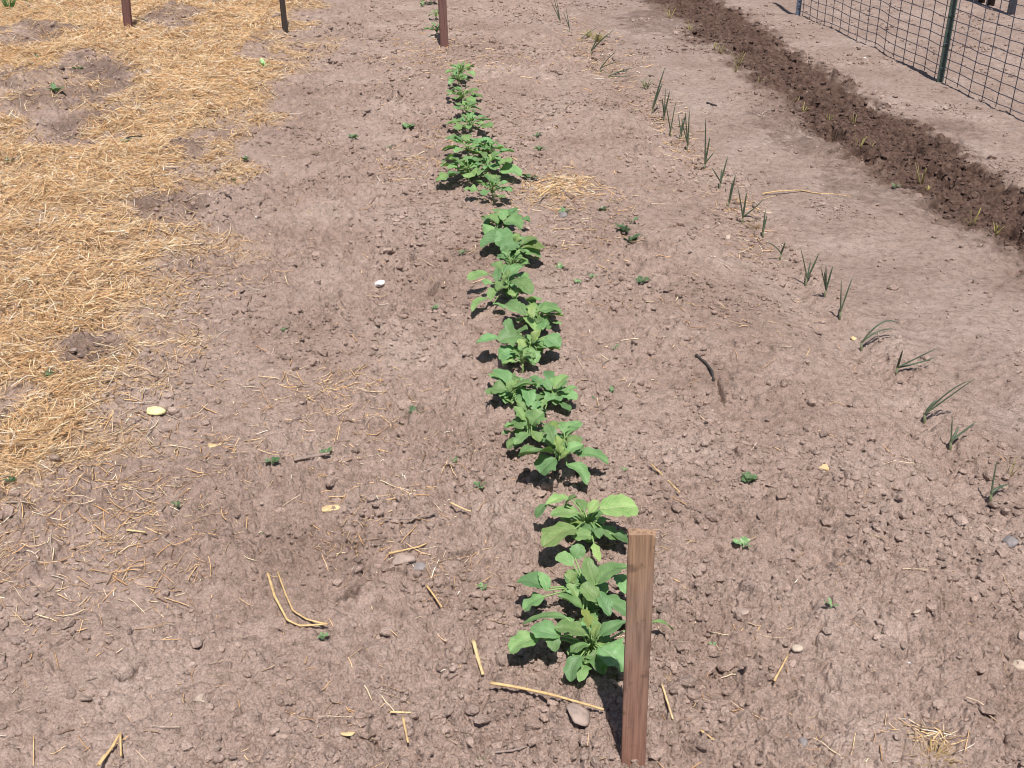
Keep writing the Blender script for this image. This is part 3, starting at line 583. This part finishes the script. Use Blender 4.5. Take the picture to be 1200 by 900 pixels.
for q in [
    (478, 153, 12, 'bright green weed left of the row, level with the round leafy plant', None, 9, 2.0), (310, 80, 12, 'pale two leaved weed at the straw edge near the thin dark stake', None, 4, 3.2), (415, 163, 8, 'dark weed left of the bright green weed'), (456, 176, 6, 'tiny weed just below the bright green weed'),
    (333, 391, 9, 'dark weed alone on bare soil right of the straw edge'), (320, 548, 10, 'dark weed at the left end of the bare grey twig'), (382, 530, 8, 'small weed above the right end of the bare grey twig'), (208, 595, 10, 'dark weed with a straw lying across it below the straw edge'),
    (305, 625, 8, 'small dark weed above the bent straw'), (509, 368, 8, 'small green weed left of the lobed leafy plant', None, None, 1.5), (541, 302, 9, 'small weed left of the bushy leafy plant by the straw heap', None, None, 1.3), (561, 578, 8, 'grey green weed left of the pale round leaf plant', None, None, 1.4),
    (707, 248, 9, 'dark weed right of the straw heap'), (727, 272, 6, 'tiny dark weed left of the large dark weed cluster'), (740, 262, 10, 'dark weed topping the large dark weed cluster'), (731, 275, 11, 'darkest weed in the middle of the large dark weed cluster', None, 7, .6), (739, 286, 11, 'low spreading weed at the foot of the large dark weed cluster', None, 7, .8), (755, 282, 6, 'small dark weed at the right end of the dark weed cluster'),
    (752, 332, 9, 'dark weed with a yellow straw, alone below the dark weed cluster'), (661, 252, 9, 'weed growing at the right foot of the straw heap', None, None, 1.8), (693, 326, 8, 'small weed right of the broad leafy plant, upper of two', None, None, 1.4), (678, 336, 7, 'grey weed right of the broad leafy plant, lower of two', None, None, 1.5), (656, 317, 8, 'blue green weed touching the right of the broad leafy plant', None, None, 1.4),
    (720, 413, 8, 'upright small weed right of the wide leafy plant', None, None, 1.5), (693, 470, 8, 'weed with a dark shadow right of the upright curled leaf plant', None, None, 1.6), (716, 463, 6, 'faint weed between two others right of the row gap', None, None, 1.6), (729, 558, 9, 'grey green weed right of the spreading leafy plant', None, None, 1.5),
    (876, 566, 11, 'dark green weed beside a crack, right middle of the bed', None, 8, 1.3), (871, 643, 12, 'weed with three clear oval leaves right of the near stake', None, 4, 1.9), (971, 728, 12, 'upright weed with a dark shadow, nearest the lower right', None, 3, 1.6), (834, 762, 7, 'tiny weed sprout right of the near stake', None, 3, 1.8),
    (1049, 220, 8, 'single round bright green weed at the compost edge', None, 4, 1.7), (288, 190, 8, 'dark weed at the straw edge, upper of two', None, None, .9), (274, 213, 6, 'dark weed at the straw edge, lower of two'), (487, 494, 9, 'dull grey weed left of the small pale plant', None, None, 1.0), (533, 548, 7, 'small grey weed left of the spreading plant', None, None, 1.2),
    (380, 752, 8, 'small green weed under the bent straw', None, None, 1.2), (566, 694, 8, 'thin grey weed left of the near bushy plant', None, None, 1.8), (67, 112, 9, 'green weed in the straw beside the dark clods', None, 8, 1.6), (90, 84, 10, 'green weed in the straw above the dark clods', None, 8, 1.6), (148, 168, 9, 'green weed on straw beside a dark leaf', None, 5, 1.5),
    (44, 68, 8, 'weed in the left straw below the bare mound', None, 6, 1.6), (84, 20, 9, 'upright weed in straw left of the red brown stake', None, 8, 1.8), (14, 570, 8, 'dark weed at the straw fringe, lower left', None, 6, 1.2), (57, 445, 9, 'olive weed lying on the straw', None, 7, 1.3), (155, 30, 8, 'weed in straw at the foot of the red brown stake', None, 7, 1.4), (495, 8, 7, 'weed beyond the far centre stake', None, 6, 1.6), (12, 192, 8, 'dark weed at the left edge below the bare patch', None, 6, 1.0), (620, 212, 9, 'dark weed at the right of the widest clump', None, 5, 1.2), (629, 162, 7, 'weed right of the round leafy plant, upper of two', None, None, 1.2), (632, 178, 7, 'weed right of the round leafy plant, lower of two', None, None, 1.2)]:
    weed(*q)

# ------------------------------------------------------------------ onion row
G_ON = 'onion seedlings in the right row'
def ray_at_depth(px, py, yy):
    d = ray(px, py); t = yy / d.y; return d * t + Vector((0, 0, CAMH))
def onion(bx, by, tips, label, wmul=1.0):
    b = at(bx, by); b.z = hz(b.x, b.y); root = empty('onion_seedling', b, label, 'onion', G_ON)
    top = b + Vector((random.uniform(-.003, .003), 0, .028)); mb = MB(); mb.tube([b - Vector((0, 0, .012)), b + Vector((0, 0, .01)), top], [.0045, .0038, .0032], 7)
    st = mb.build('stem', ONION_STEM, None, b); st.parent = root; st.location = (0, 0, 0)
    for q in tips:
        tx, ty = q[:2]; sag = q[2] if len(q) > 2 else random.uniform(-.05, .10); t = ray_at_depth(tx, ty, b.y + random.uniform(-.03, .03))
        g = hz(t.x, t.y); t.z = max(t.z, g + .006); ln = (t - top).length; pts = []; rd = []
        for i in range(9):
            s = i / 8; p = top.lerp(t, s) + Vector((0, 0, sag * ln * 4 * s * (1 - s))); pts.append(p); rd.append((.0036 * (1 - s) ** .55 * (1 - .25 * (1 - s)) + .0006) * 1.2 * wmul * (ppm(b) < 300 and 1.35 or 1.0))
        mb = MB(); mb.tube([top - Vector((0, 0, .012))] + pts, [.0022] + rd, 7, 0, .6); lf = mb.build('leaf', ONION, None, b); lf.parent = root; lf.location = (0, 0, 0)
for bx, by, tips, lb in [
    (1160, 590, [(1168, 540, 0), (1182, 568, .1), (1176, 572, .2)], 'short upright onion seedling, nearest in the right row'),
    (1113, 528, [(1116, 488, .0), (1144, 494, .0), (1124, 500, .0)], 'onion seedling with a forked leaf, second from the near end of its row'),
    (1083, 495, [(1143, 443, .0), (1136, 446, .1), (1100, 470, .25)], 'onion seedling leaning far right with long leaves, third from the near end'),
    (1050, 442, [(1058, 410, 0), (1100, 407, .0), (1096, 419, -.02)], 'onion seedling with two leaves leaning right and one upright, fourth from the near end'),
    (1009, 411, [(1055, 381, .30), (1050, 386, .15)], 'onion seedling bent over to the right, fifth from the near end'),
    (984, 375, [(986, 328, 0), (999, 325, .02)], 'onion seedling with two straight upright leaves in a narrow V'),
    (966, 350, [(962, 313, 0), (968, 310, 0), (976, 312, .02), (966, 318, 0)], 'onion seedling with a neat upright fan of green leaves'),
    (944, 334, [(938, 290, .03), (960, 296, -.05), (950, 305, 0)], 'dark forked onion seedling just beyond the neat fan'),
    (914, 305, [(920, 284, -.05), (898, 284, .1)], 'low onion seedling with one leaf leaning left'),
    (894, 278, [(897, 246, 0), (899, 252, 0)], 'dark upright onion seedling beside yellow straw'),
    (870, 262, [(865, 221, .02), (875, 226, .0), (895, 233, -.05), (884, 256, .1)], 'onion seedling with two tall leaves and a bent one, by the long pale straw'),
    (853, 243, [(862, 205, .02), (858, 212, .0)], 'onion seedling with dark base and two tall curved leaves'),
    (843, 222, [(853, 183, .0), (846, 197, .0), (834, 196, .0)], 'onion seedling with a thin tall right leaf'),
    (825, 200, [(827, 138, .0), (832, 160, .0), (837, 178, .0)], 'tallest slender onion seedling in the middle of its row'),
    (805, 178, [(803, 130, .0), (798, 138, .0), (808, 128, 0)], 'onion seedling left of the tallest slender one'),
    (797, 163, [(795, 134, .0), (804, 133, .0), (800, 140, 0)], 'onion seedling with bushy upright leaves'),
    (786, 160, [(792, 119, .02), (781, 125, .0)], 'onion seedling with two leaves curving inward'),
    (778, 140, [(780, 103, .0), (785, 106, .0), (776, 115, 0)], 'onion seedling with parallel upright leaves'),
    (765, 133, [(779, 80, .03), (776, 98, .0)], 'lone tall onion seedling leaning right at the far half of the row'),
    (713, 95, [(746, 79, .05), (735, 84, .08), (740, 90, 0)], 'flattened onion seedling lying to the right on straw'),
    (704, 85, [(722, 60, .05), (728, 72, .05), (715, 66, 0)], 'flopped onion seedling among the straw'),
    (693, 66, [(704, 36, .0), (712, 40, .03), (720, 34, .02)], 'loose onion seedling leaning back over straw'),
    (682, 50, [(692, 36, .0), (700, 32, .03)], 'thin faint onion seedling just nearer the two farthest bundles'),
    (667, 38, [(660, 14, .0), (663, 8, .0)], 'right one of the two farthest upright onion seedlings'),
    (656, 29, [(648, -6, .0), (652, -2, .0), (645, 0, 0)], 'left one of the two farthest upright onion seedlings')]:
    onion(bx, by, tips, lb)

# ------------------------------------------------------------------ grassy tufts
def tuft(name, px, py, hpx, n, m, label, cat, spread=.5, group=None, wid=.0022):
    b = at(px, py); b.z = hz(b.x, b.y); H = hpx / ppm(b); mb = MB()
    for i in range(n):
        a = random.random() * 6.28; o = Vector((math.cos(a), math.sin(a), 0)); s = b + o * random.random() * H * (.15 if spread < 1.5 else 1.3); s.z = hz(s.x, s.y) - .004
        e = s + o * H * random.uniform(.1, 1) * spread + Vector((0, 0, H * random.uniform(.5, 1.05))); k = random.uniform(0, .25)
        mid = (s + e) / 2 + Vector((0, 0, k * H)); mb.tube([s, s.lerp(mid, .6), mid.lerp(e, .3), e], [wid, wid * .9, wid * .7, wid * .25], 4, 0, .4)
    tag(mb.build(name, m, None, b), label, cat, group)
G_SP = 'yellowish sprouts in the dark compost'
for px, py, h, n, lb in [
    (785, 22, 16, 7, 'yellow sprout tuft at the top end of the compost'), (810, 35, 14, 6, 'straw coloured sprout in the upper compost'), (808, 33, 8, 4, 'short green sprout in the upper compost'), (838, 60, 12, 5, 'bent pale sprout on the left compost edge, upper of two'), (843, 62, 15, 5, 'bent yellow sprout on the left compost edge, lower of two'), (864, 78, 20, 6, 'upright yellow green sprout on the left compost edge'), (862, 84, 10, 5, 'low green sprout at the foot of the upright yellow sprout'),
    (890, 96, 14, 4, 'short bright yellow sprout on the compost edge'), (930, 116, 16, 6, 'thin olive sprouts beside the damp patch'), (941, 130, 12, 4, 'small sprout in the middle of the damp patch'), (972, 140, 12, 6, 'drooping yellow sprout in the compost'), (1001, 145, 16, 3, 'tan upright stub in the compost'), (991, 160, 9, 3, 'little yellow sprout below the drooping one'), (1007, 172, 18, 4, 'two pronged yellow sprout in the compost'), (1019, 176, 11, 2, 'short pale sprout right of the two pronged one'),
    (1080, 215, 24, 6, 'largest yellow green sprout in the middle of the compost'), (1088, 221, 12, 5, 'green sprout leaning out from the largest sprout'), (1139, 262, 22, 4, 'pale upright sprout in the near compost'), (1166, 275, 16, 6, 'olive sprout tuft nearest in the compost')]:
    tuft('pale_sprout', px, py, h * 1.0, n, SPROUT, lb, 'sprout', .6, G_SP, .0036)
tuft('grass_tuft', 12, 14, 22, 26, GRASS, 'bright green grass tuft in the straw at the top left corner', 'grass', .6, None, .006)
tuft('grass_tuft', 35, 4, 14, 14, GRASS, 'sparse green grass tuft right of the corner tuft', 'grass', .6, None, .005)
tuft('grass_tuft', 700, 50, 12, 34, SPROUT, 'pale grassy tuft at the far half of the onion row', 'grass', 1.2, None, .003)
tuft('grass_tuft', 690, 44, 10, 24, SPROUT, 'pale grassy tuft near the farthest onions', 'grass', 1.2, None, .003)
tuft('grass_tuft', 757, 105, 14, 18, GRASS, 'faint green grass beside the lone tall onion', 'grass', 1.0, None, .002)
tuft('grass_tuft', 562, 893, 16, 5, GRASS, 'thin green grass sprout at the bottom edge left of the near stake', 'grass', .8, None, .0012)
tuft('grass_tuft', 1180, 560, 26, 4, SPROUT, 'pale thin grass beside the nearest onion', 'grass', .5, None, .0013)
tuft('dry_tuft', 1092, 888, 15, 90, DRY, 'dry brown stubble tuft at the lower right', 'dry grass', 2.0, None, .0007)
tuft('dry_tuft', 885, 268, 14, 12, DRY, 'dry straw tuft between two dark onions', 'dry grass', 1.2, None, .002)

# ------------------------------------------------------------------ stakes
def stake(px, py, w, th, h, lean_x, lean_y, rz, m, label):
    b = at(px, py); b.z = hz(b.x, b.y) - .06; mb = MB(); n = 9; v = []; f = []
    prof = [(-1, -1), (-.86, -1.06), (.86, -1.06), (1, -1), (1.05, -.7), (1.05, .7), (1, 1), (-1, 1), (-1.05, .7), (-1.05, -.7)]; k = len(prof)
    for i in range(n + 1):
        z = (h + .06) * i / n; jw = random.uniform(-.0005, .0005)
        for j, (x, y) in enumerate(prof): v.append((x * w / 2 + jw, y * th / 2, z + (random.uniform(-.004, .004) if i == n else 0)))
    for i in range(n):
        for j in range(k): f.append((i * k + j, i * k + (j + 1) % k, (i + 1) * k + (j + 1) % k, (i + 1) * k + j))
    f.append(tuple(n * k + j for j in range(k))); f.append(tuple(range(k - 1, -1, -1))); mb.add(v, f, None, 0, False)
    for i in range(4):                                              # splinters on the sawn top
        sx = random.uniform(-.4, .4) * w; sy = random.uniform(-.3, .3) * th; mb.tube([(sx, sy, h + .058), (sx + .001, sy, h + .0625 + random.random() * .004)], [.0011, .0004], 4)
    o = mb.build('wooden_stake', m); o.location = b; o.rotation_euler = (lean_y, lean_x, rz); return tag(o, label, 'stake', 'wooden row stakes')
stake(742.5, 893, .0385, .017, .462, math.radians(-1.2), math.radians(-.5), math.radians(-5), WOOD, 'weathered wooden stake standing in the near foreground, top end in view')
stake(521, 55, .052, .022, 1.0, math.radians(-1.2), 0, math.radians(8), WOOD_RED, 'red brown wooden stake at the far end of the leafy row')
stake(150.5, 36, .060, .022, 1.0, math.radians(3.5), 0, math.radians(-20), WOOD_RED, 'pinkish brown wooden stake standing in the straw')
stake(335, 40, .034, .022, 1.0, math.radians(-1), 0, math.radians(30), WOOD_DARK, 'thin dark grey stake at the straw edge')

# ------------------------------------------------------------------ wire fence
def fence():
    A = Vector((*flat(1103, 95), 0)); B = Vector((*flat(938, 17), 0)); d = (B - A).normalized(); nrm = Vector((d.y, -d.x, 0))
    root = empty('wire_fence', (A.x, A.y, mz(A.x, A.y)), 'galvanised square wire mesh fence on steel posts at the top right', 'fence')
    s0, s1 = -3.4, (B - A).length - .02; H = 1.22
    def P(s, z): p = A + d * s; b = mz(p.x, p.y); return Vector((p.x, p.y, b + z)) + nrm * (.006 * math.sin(s * 2.3) + .004 * math.sin(z * 9 + s))
    mb = MB(); s = s0; i = 0
    ss = [s0 + (s1 - s0) * k / 60 for k in range(61)]
    zs = [.035]; 
    while zs[-1] < H: zs.append(zs[-1] + (.055 if zs[-1] < .3 else .062 if zs[-1] < .6 else .1))
    while s < s1:
        top = zs[-1]; mb.tube([P(s + .004 * math.sin(i), .012 + .02 * ((i * 7) % 3 == 0) - .02), P(s + .003 * math.sin(i * 3), .3), P(s, .7), P(s, top)], .0027, 5); s += .152; i += 1
    for z in zs: mb.tube([P(q, z + .003 * math.sin(q * 5 + z * 30)) - nrm * .005 for q in ss], .0025, 5)
    w = mb.build('wire_mesh', WIRE, None, root.location); w.parent = root; w.location = (0, 0, 0)
    def tpost(px, py, m, hgt, lean, dark=False):
        b = Vector((*flat(px, py), 0)); b.z = mz(b.x, b.y) - .1; mb = MB(); hw, t = .019, .004
        prof = [(-hw, -t), (hw, -t), (hw, t), (t, t), (t, .026), (-t, .026), (-t, t), (-hw, t)]; k = len(prof)
        v = [(x, y, z) for z in (0, hgt + .1) for x, y in prof]; f = [(j, (j + 1) % k, k + (j + 1) % k, k + j) for j in range(k)] + [tuple(k + j for j in range(k)), tuple(range(k - 1, -1, -1))]
        mb.add(v, f, None, 0, False)
        z = .16
        while z < hgt + .05:                                       # studs down the face
            mb.tube([(0, -t - .001, z), (0, -t - .007, z + .003)], [.007, .005], 6); z += .054
        for z in (.19, .33, .5, .72, .95): mb.tube([(-hw - .003, -t - .006, z), (0, -t - .010, z), (hw + .003, -t - .006, z)], .0017, 5, 1)
        o = mb.build('metal_post', [m, WIRE]); o.parent = root; o.location = b - root.location; o.rotation_euler = (0, lean, math.radians(-6)); return o
    tpost(1101.5, 95, POSTG, 1.35, math.radians(0)); p = tpost(935, 17, POSTB, 1.35, 0); p['label'] = 'grey steel fence post at the far end'
fence()
def far_post(px, py, m, w, h, label):
    b = at(px, py); b.z = hz(b.x, b.y) - .05; mb = MB(); mb.tube([b, b + Vector((.004, 0, h * .5)), b + Vector((0, 0, h))], [w, w * .96, w * .93], 9); tag(mb.build('fence_post', m, None, b), label, 'post')
far_post(1184, 17, POSTB, .030, 1.3, 'blue grey metal post standing beyond the wire fence')
far_post(1160, 7, WOOD_DARK, .035, 1.1, 'dark round wooden post beyond the wire fence, left of the blue grey post')
far_post(1150, 3, WOOD_DARK, .028, 1.1, 'thinner dark wooden post beyond the wire fence')

# ------------------------------------------------------------------ stones, stalks and litter one can point to
def stone(name, px, py, r, m, label, cat, flatz=.6, ax=1.0, rz=0.0, seed=0, sub=3):
    b = at(px, py); R = r / ppm(b); P, Q, nv = lumps(np.zeros((1, 3)), np.array([R]), sub, 100 + seed + int(px), flatz); P[:, 0] *= ax
    b.z = hz(b.x, b.y) + R * flatz * .22; o = mesh_np(name, P, Q, m, True); o.location = b; o.rotation_euler = (0, 0, rz); return tag(o, label, cat)
stone('stone', 491, 666, 12, ST_GREY, 'grey smooth stone lying in a hollow with straw', 'stone', .7)
stone('clod', 472, 660, 13, ST_TAN, 'pale angular clod touching the grey stone', 'clod', .5, 1.2, .6)
stone('stone', 235, 821, 11, ST_PALE, 'flat pale stone slab near the lower left', 'stone', .25, 1.25, 1.1)
stone('stone', 445, 333, 7, ST_WHITE, 'bright white stone chip left of the broad leafy plant', 'stone', .6, 1.2, 1.1)
stone('stone', 677, 850, 14, ST_TAN, 'pinkish stone under the straw stalk beside the near stake', 'stone', .5, 1.1, -.6)
stone('stone', 1001, 652, 11, ST_TAN, 'rounded tan stone at the lower right, left of a flat one', 'stone', .6)
stone('stone', 1026, 664, 11, ST_TAN, 'flat tan stone at the lower right beside a rounded one', 'stone', .4, 1.2)
stone('stone', 868, 718, 12, ST_TAN, 'broad dull stone right of the near stake', 'stone', .35, 1.1)
stone('stone', 941, 868, 9, ST_GREY, 'round grey stone at the bottom right with dark shadow', 'stone', .75)
stone('stone', 933, 762, 6, ST_PALE, 'small smooth cream pebble right of the near stake', 'pebble', .6, 1.3)
stone('stone', 1065, 784, 4, ST_WHITE, 'tiny white pebble at the lower right', 'pebble', .7)
stone('stone', 1193, 784, 9, ST_PALE, 'pale pebble at the right edge', 'pebble', .6)
stone('stone', 1184, 640, 10, ST_GREY, 'grey stone at the right edge below the nearest onion', 'stone', .7)
stone('stone', 778, 863, 6, ST_PALE, 'small pale pebble just right of the near stake foot', 'pebble', .6, 1.2)
stone('stone', 853, 281, 4, ST_PALE, 'small pale pebble left of the dark forked onion', 'pebble', .7)
stone('stone', 660, 254, 5, ST_GREY, 'dark clod sitting on the straw heap', 'stone', .8)
stone('stone', 1073, 720, 5, ST_PALE, 'small cream pebble far right of the tiny weed', 'pebble', .6)
stone('stone', 302, 256, 4, ST_WHITE, 'small white stone on soil near the straw edge', 'pebble', .7)
stone('seed_pod', 182, 487, 10, PODM, 'pale yellow seed pod lying at the straw edge', 'pod', .5, 1.4, .35)
stone('dry_husk', 249, 525, 8, HUSK, 'tan papery husk on bare soil right of the seed pod', 'husk', .3, 1.5, -.9)
stone('dry_husk', 387, 600, 9, HUSK, 'pale flat husk lying left of the row, above the grey stone', 'husk', .25, 1.8, .15)
stone('dry_husk', 408, 864, 8, HUSK, 'cream husk at the bottom left of the near stake', 'husk', .3, 1.5, .1)
stone('dry_husk', 965, 551, 7, HUSK, 'pale orange husk standing on the smooth slope right of the row', 'husk', .5, 1.3, 1.4)
stone('dry_husk', 1000, 397, 4, HUSK, 'small yellow husk beside the bent over onion', 'husk', .6, 1.2)
stone('wood_chip', 86, 186, 6, ST_WHITE, 'white chip lying on the straw', 'chip', .4, 1.6, .2)
stone('wood_chip', 1013, 68, 2.5, ST_WHITE, 'small white chip on the path before the fence', 'chip', .4, 1.4, .4)

def stalk(name, pix, rad, m, label, cat, lift=.003):
    pts = []
    for i in range(len(pix) - 1):
        for k in range(5):
            t = k / 5; pts.append((pix[i][0] + (pix[i + 1][0] - pix[i][0]) * t, pix[i][1] + (pix[i + 1][1] - pix[i][1]) * t))
    pts.append(pix[-1]); W = []
    for p in pts: q = at(*p); W.append(q)
    zz = [max(hz(q.x + dx, q.y) for dx in (-.004, 0, .004)) + lift for q in W]
    cnt = len(zz); zz = [max(zz[max(0, i - 4):i + 5]) for i in range(cnt)]; zz = [sum(zz[max(0, i - 4):i + 5]) / len(zz[max(0, i - 4):i + 5]) for i in range(cnt)]
    for q, z in zip(W, zz): q.z = z
    mb = MB(); n = len(W); mb.tube(W, [rad * (1.1 - .45 * i / n) * (1 + .18 * ((i % 5) == 0)) for i in range(n)], 7, 0, .75); tag(mb.build(name, m, None, W[0]), label, cat)
stalk('straw_stalk', [(575, 817), (640, 829), (707, 843)], .0034, STALK, 'thick straight straw stalk lying beside the near stake', 'straw stalk', .005)
stalk('straw_stalk', [(315, 681), (323, 708), (337, 732), (352, 738), (384, 737), (360, 731), (344, 722), (336, 705), (326, 677)], .0026, STALK, 'long straw bent double into a V on bare soil', 'straw stalk')
stalk('straw_stalk', [(555, 755), (560, 775), (566, 795)], .0042, HUSK, 'short pale split straw left of the bushy near plant', 'straw stalk')
stalk('straw_stalk', [(893, 230), (940, 225), (996, 234)], .0030, STALK, 'long thin straw lying across the path right of the onions', 'straw stalk')
stalk('straw_stalk', [(118, 905), (135, 882), (143, 868), (144, 895)], .0026, STALK, 'bent straw at the bottom left edge', 'straw stalk')
stalk('straw_stalk', [(150, 628), (172, 631)], .0026, HUSK, 'short white straw piece at the straw fringe, lower left', 'straw stalk')
stalk('straw_stalk', [(458, 843), (482, 844)], .0022, HUSK, 'short pale straw piece, lower middle', 'straw stalk')
stalk('straw_stalk', [(473, 854), (479, 884)], .0024, STALK, 'short golden straw pointing down, lower middle', 'straw stalk')
stalk('straw_stalk', [(456, 655), (490, 645), (500, 640)], .0022, STALK, 'golden straw lying above the grey stone', 'straw stalk')
stalk('straw_stalk', [(500, 690), (518, 716)], .0024, STALK, 'golden straw slanting below the grey stone', 'straw stalk')
stalk('straw_stalk', [(762, 552), (796, 585)], .0022, STALK, 'thin golden straw slanting right of the spreading plant', 'straw stalk')
stalk('straw_stalk', [(820, 866), (835, 880)], .0020, STALK, 'small straw right of the near stake foot', 'straw stalk')
stalk('straw_stalk', [(905, 815), (922, 778)], .0020, STALK, 'fine straw pointing away, lower right', 'straw stalk')
stalk('straw_stalk', [(775, 808), (788, 848)], .0022, HUSK, 'pale straw beside the near stake', 'straw stalk')
stalk('straw_stalk', [(528, 595), (552, 609)], .0026, HUSK, 'pale short straw left of the round leaf plant', 'straw stalk')
stalk('straw_stalk', [(632, 240), (655, 222), (672, 238)], .0026, STALK, 'bent golden straw on top of the straw heap', 'straw stalk', .02)
stalk('twig', [(345, 545), (365, 541), (387, 537)], .0058, BARK, 'bare grey twig lying on soil between two weeds', 'twig', .004)
stalk('twig', [(296, 29), (312, 27), (328, 23)], .014, BARK, 'grey brown stick in straw left of the thin dark stake', 'twig', .01)
stalk('twig', [(816, 418), (826, 426), (834, 437), (836, 448)], .0045, DARKTWIG, 'short dark curved twig lying on the bed, right of the row', 'twig')
stalk('twig', [(829, 122), (839, 126)], .008, DARKTWIG, 'short dark twig on the smooth path', 'twig')
stalk('twig', [(150, 166), (168, 163)], .008, DARKTWIG, 'dark curled stick lying on the straw', 'twig', .01)
stalk('twig', [(580, 892), (600, 889), (617, 883)], .0026, BARK, 'crooked thin twig at the bottom edge left of the near stake', 'twig')
stalk('twig', [(450, 622), (480, 618), (512, 612)], .003, BARK, 'thin brown root lying above the grey stone', 'twig')

# ------------------------------------------------------------------ light
EL = math.radians(66); AZ = math.radians(-7)                          # the shadows run up along the rows
L = Vector((math.sin(AZ) * math.cos(EL), math.cos(AZ) * math.cos(EL), -math.sin(EL)))
sd = bpy.data.lights.new('sun', 'SUN'); sd.energy = 4.2; sd.angle = math.radians(.53); sd.color = (1, .955, .89)
so = bpy.data.objects.new('sun', sd); COL.objects.link(so); so.rotation_euler = L.to_track_quat('-Z', 'Y').to_euler()
w = bpy.data.worlds.new('World'); scene.world = w; w.use_nodes = True; nt = w.node_tree; bg = nt.nodes['Background']
sky = nt.nodes.new('ShaderNodeTexSky'); sky.sky_type = 'NISHITA'; sky.sun_disc = False; sky.sun_elevation = EL; sky.sun_rotation = math.pi + AZ
nt.links.new(sky.outputs[0], bg.inputs[0]); bg.inputs[1].default_value = .055
scene.cycles.pixel_filter_type = 'BLACKMAN_HARRIS'; scene.cycles.filter_width = 1.05
scene.view_settings.view_transform = 'Standard'; scene.view_settings.look = 'None'; scene.view_settings.exposure = .47; scene.view_settings.gamma = 1
